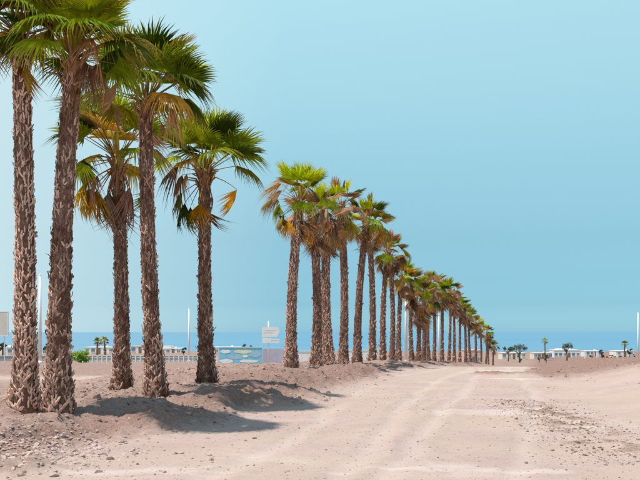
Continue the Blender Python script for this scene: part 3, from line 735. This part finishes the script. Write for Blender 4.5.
# ------------------------------------------------------------------ villas
def villa(px0, px1, d, top_py, label, mat='wallwhite', dep=8.0, nwin=3, tower=None, roof=None, door=True, seed=0):
    rr = random.Random(seed); x0, x1 = px2x(px0, d), px2x(px1, d); xc = (x0+x1)/2; z0 = Z(xc, d); H = max(2.4, py2z(top_py, d)-z0); w = (x1-x0)/2
    root = empty('villa', (xc, d, z0), rr.uniform(-.06, .06)); tag(root, label, 'house', 'low houses near the shore')
    MB().box(-w, w, 0, dep, -1.5, H-.18).build('wall', M[mat], root)
    rf = MB().box(-w-.12, w+.12, -.12, dep+.12, H-.18, H).build('roof', M[roof or mat], root)
    MB().box(w*.3, w*.3+.7, dep*.4, dep*.4+.7, H, H+.55).build('chimney', M[mat], rf)
    if tower:
        a0, a1, th = tower; t = MB().box(a0*w, a1*w, .6, dep-.6, H, H+th).build('upper_storey', M[mat], root)
        for q in (.3, .7):
            xx = a0*w+(a1-a0)*w*q; f = MB().box(xx-.45, xx+.45, .56, .60, H+th*.3, H+th*.8).build('window', M['white'], t)
    n = nwin + (1 if door else 0)
    for i in range(n):
        xx = -w + 2*w*(i+.5)/n
        if door and i == n//2:
            dr = MB().box(xx-.5, xx+.5, -.05, 0, -.3, 2.05).build('door', M['wood'], root); MB().box(xx+.3, xx+.36, -.1, -.05, .95, 1.05).build('handle', M['grey'], dr); continue
        wn = MB().box(xx-.62, xx+.62, -.05, 0, .8, 1.95).build('window', M['bluetrim' if rr.random() < .5 else 'white'], root)
        for s_ in (-1, 1): MB().box(xx+s_*.29-.24, xx+s_*.29+.24, -.07, -.05, .9, 1.85).build('pane', M['glass'], wn)
        MB().box(xx-.72, xx+.72, -.14, -.05, .7, .78).build('sill', M[mat], wn)
    return root
villa(-12, 13, 270, 347, 'white villa at the left edge behind the first trunk', nwin=3, seed=1)
villa(42, 58, 310, 349.5, 'low white villa between the two leftmost trunks', nwin=2, seed=2)
villa(84, 114, 300, 349.5, 'flat white villa under the pair of pom-pom palms', nwin=4, seed=3)
villa(130, 150, 290, 350, 'white villa between the third and fourth palm trunks', nwin=2, seed=4, roof='beige')
villa(160, 181, 320, 349.5, 'stepped white villa right of the fourth palm trunk', nwin=3, seed=5, tower=(-.8, .0, .8))
villa(213, 240, 300, 347, 'white villa peeping over the painted wall', nwin=3, seed=6)
villa(502, 526, 340, 353.5, 'long low pale villa just right of the end of the palm row', 'wallcream', nwin=4, seed=7)
villa(534, 552, 345, 352.5, 'cream villa with two dark shrubs before it', 'wallcream', nwin=4, seed=8)
villa(554, 580, 380, 350, 'bright white villa behind the umbrella tree', nwin=5, seed=9, tower=(-.6, .1, .5))
villa(586, 602, 390, 353, 'low white villa behind the two white marker posts', nwin=3, seed=10)
villa(616, 634, 340, 353.5, 'small white villa near the right edge', nwin=2, seed=11)
villa(466, 482, 250, 350, 'pink villa glimpsed through the distant palms', 'pinkwall', nwin=2, seed=12)

# ------------------------------------------------------------------ trees and shrubs near the houses
def leafy(name, px, d, base_py, top_py, wpx, label, cat, col, flat=.45, n=700, leaf=.16, stems=1, seed=0, group=None, multi=5, trunk_to=.6):
    rr = random.Random(seed); x = px2x(px, d); z0 = Z(x, d); H = py2z(top_py, d)-z0; W = wpx*d/FPX/2
    root = empty(name, (x, d, z0)); tag(root, label, cat, group)
    tk = MB(); ht = H*trunk_to
    tk.tube([(0, 0, -.3), (.03*H, 0, ht*.5), (0, 0, ht)], [.035*H+.02, .028*H+.015, .02*H+.01], 8)
    for k in range(multi):
        az = k*2.4+rr.random(); e = (math.cos(az)*W*.65, math.sin(az)*W*.65, H*(1-flat*.6)+rr.uniform(-.1, .1)*H)
        tk.tube([(0, 0, ht*.8), (e[0]*.5, e[1]*.5, (ht+e[2])*.5), e], [.018*H+.01, .012*H+.008, .006*H+.004], 5)
    tk.build('trunk', M['treebark'], root, smooth=True)
    V, F, T = [], [], []; ncl = max(6, n//45); cl = []
    for k in range(ncl):
        while True:
            p = (rr.uniform(-1, 1), rr.uniform(-1, 1), rr.uniform(-1, 1))
            if sum(q*q for q in p) < 1: break
        cl.append((p[0]*W*.82, p[1]*W*.82, H-H*flat*.5+p[2]*H*flat*.5*.8, rr.uniform(.18, .36)*W, rr.random()))
    for k in range(n):
        c = cl[k % ncl]; v = Vector((rr.gauss(0, 1), rr.gauss(0, 1), rr.gauss(0, .6))).normalized()*c[3]*rr.random()**.4
        p = Vector(c[:3])+v; u = Vector((rr.gauss(0, 1), rr.gauss(0, 1), rr.gauss(0, 1))).normalized(); w_ = u.orthogonal().normalized()
        s_ = leaf*rr.uniform(.6, 1.4); j = len(V)
        V += [p-u*s_, p+w_*s_*.5, p+u*s_, p-w_*s_*.5]; F.append((j, j+1, j+2, j+3)); T += [min(1, max(0, c[4]*.6+rr.random()*.4))]*4
    cr_ = obj('crown', mesh('crown', V, F, M['tree_leaf'], False, {'tone': T}), root); cr_.color = (*col, 1)
    return root
DKG = (.035, .065, .035); GRY = (.10, .115, .075); OLV = (.07, .085, .04)
leafy('shrub', 81, 80, 363, 349, 22, 'bright lime green rounded shrub beside the second trunk', 'shrub', (.19, .36, .02), 1.1, 1500, .09, seed=1, trunk_to=.4)
leafy('shrub', 70, 92, 363, 351, 9, 'dark shrub half behind the second trunk', 'shrub', DKG, .95, 400, .1, seed=2, trunk_to=.4)
leafy('shrub', 183.5, 185, 357, 345.5, 6, 'dark upright shrub just left of the thin lamp post', 'shrub', DKG, .85, 350, .15, seed=3, trunk_to=.3)
leafy('tree', 47, 200, 356, 343, 10, 'dark small tree between the two leftmost trunks', 'tree', DKG, .6, 400, .16, seed=4)
leafy('tree', 246, 260, 356, 344, 13, 'dark rounded tree behind the painted wall', 'tree', DKG, .6, 500, .2, seed=5)
leafy('tree', 2, 160, 356, 340, 12, 'dark tree at the left edge under the billboard', 'tree', OLV, .6, 400, .16, seed=25)
leafy('tree', 508, 270, 356, 346, 15, 'flat-topped dark tree nearest the end of the palm row', 'tree', OLV, .45, 500, .2, seed=6, group='scrubby trees by the shore')
leafy('tree', 519, 280, 356, 344.5, 19, 'wide flat grey-green umbrella tree over the low pale villa', 'tree', GRY, .38, 600, .2, seed=7, group='scrubby trees by the shore')
leafy('shrub', 539, 262, 357, 351, 5, 'dark shrub before the cream villa, nearer the palm row', 'shrub', DKG, .9, 300, .14, seed=8, trunk_to=.4)
leafy('shrub', 546, 262, 357, 351, 7, 'round dark shrub before the cream villa, farther from the palm row', 'shrub', DKG, .9, 400, .14, seed=9, trunk_to=.4)
leafy('tree', 566.5, 255, 357, 341, 14, 'grey-green umbrella tree standing before the bright white villa', 'tree', GRY, .45, 650, .17, seed=10, group='scrubby trees by the shore')
leafy('tree', 601.5, 250, 357, 347, 7, 'small bushy tree beside the farther white marker post', 'tree', OLV, .55, 350, .15, seed=11, group='scrubby trees by the shore')
leafy('shrub', 604, 240, 357, 353, 8, 'dark low shrub beside the small villa', 'shrub', DKG, .9, 300, .15, seed=12, trunk_to=.3)
leafy('tree', 629, 270, 357, 347, 8, 'bushy tree close to the right-edge lamp post', 'tree', OLV, .6, 400, .17, seed=13, group='scrubby trees by the shore')
for k, px in enumerate((592, 609, 613, 621, 634, 520)):
    leafy('shrub', px, 230+7*k, 357, 353.6, 6, 'low dark shrub on the skyline of the bank, %s' % ['between the marker posts', 'right of the low white villa', 'left of the small villa', 'before the small villa', 'beside the right-edge lamp post', 'before the long low villa'][k], 'shrub', OLV, .9, 220, .14, seed=40+k, group='low shrubs along the bank', trunk_to=.3)

def far_palm(px, d, tpy, label, seed, sc=.9):
    rr = random.Random(seed); fr = random_fronds(rr, 16, 1, 1, 4, (0, 0), .9)
    near_palm(label, px, d, px+rr.uniform(-.5, .5), tpy + 1.3*FPX/d, fr, seed, .22, detail=0, crown_scale=sc)
far_palm(97, 230, 338, 'pom-pom palm over the flat villa, nearer the second trunk', 201)
far_palm(105, 225, 337, 'pom-pom palm over the flat villa, nearer the third trunk', 202)
far_palm(545, 330, 338.5, 'lone thin palm against the sea above the cream villa', 203, .95)
far_palm(624.5, 300, 341, 'small palm against the sea left of the right-edge lamp post', 204, .95)

# ------------------------------------------------------------------ marker posts on the bank
for px, d, lab in ((585, 95, 'white marker post on the bank, nearer the umbrella tree'), (597, 90, 'thicker white marker post on the bank, farther from the umbrella tree'), (617.5, 100, 'thin pale marker post on the bank near the small villa')):
    x = px2x(px, d); z0 = Z(x, d); p = empty('marker_post', (x, d, z0)); tag(p, lab, 'post', 'marker posts on the bank')
    h = py2z(351.5 if px < 610 else 354, d)-z0
    MB().box(-.07, .07, -.07, .07, -.2, h).build('shaft', M['white'], p); MB().box(-.085, .085, -.085, .085, h, h+.05).build('cap', M['white'], p)
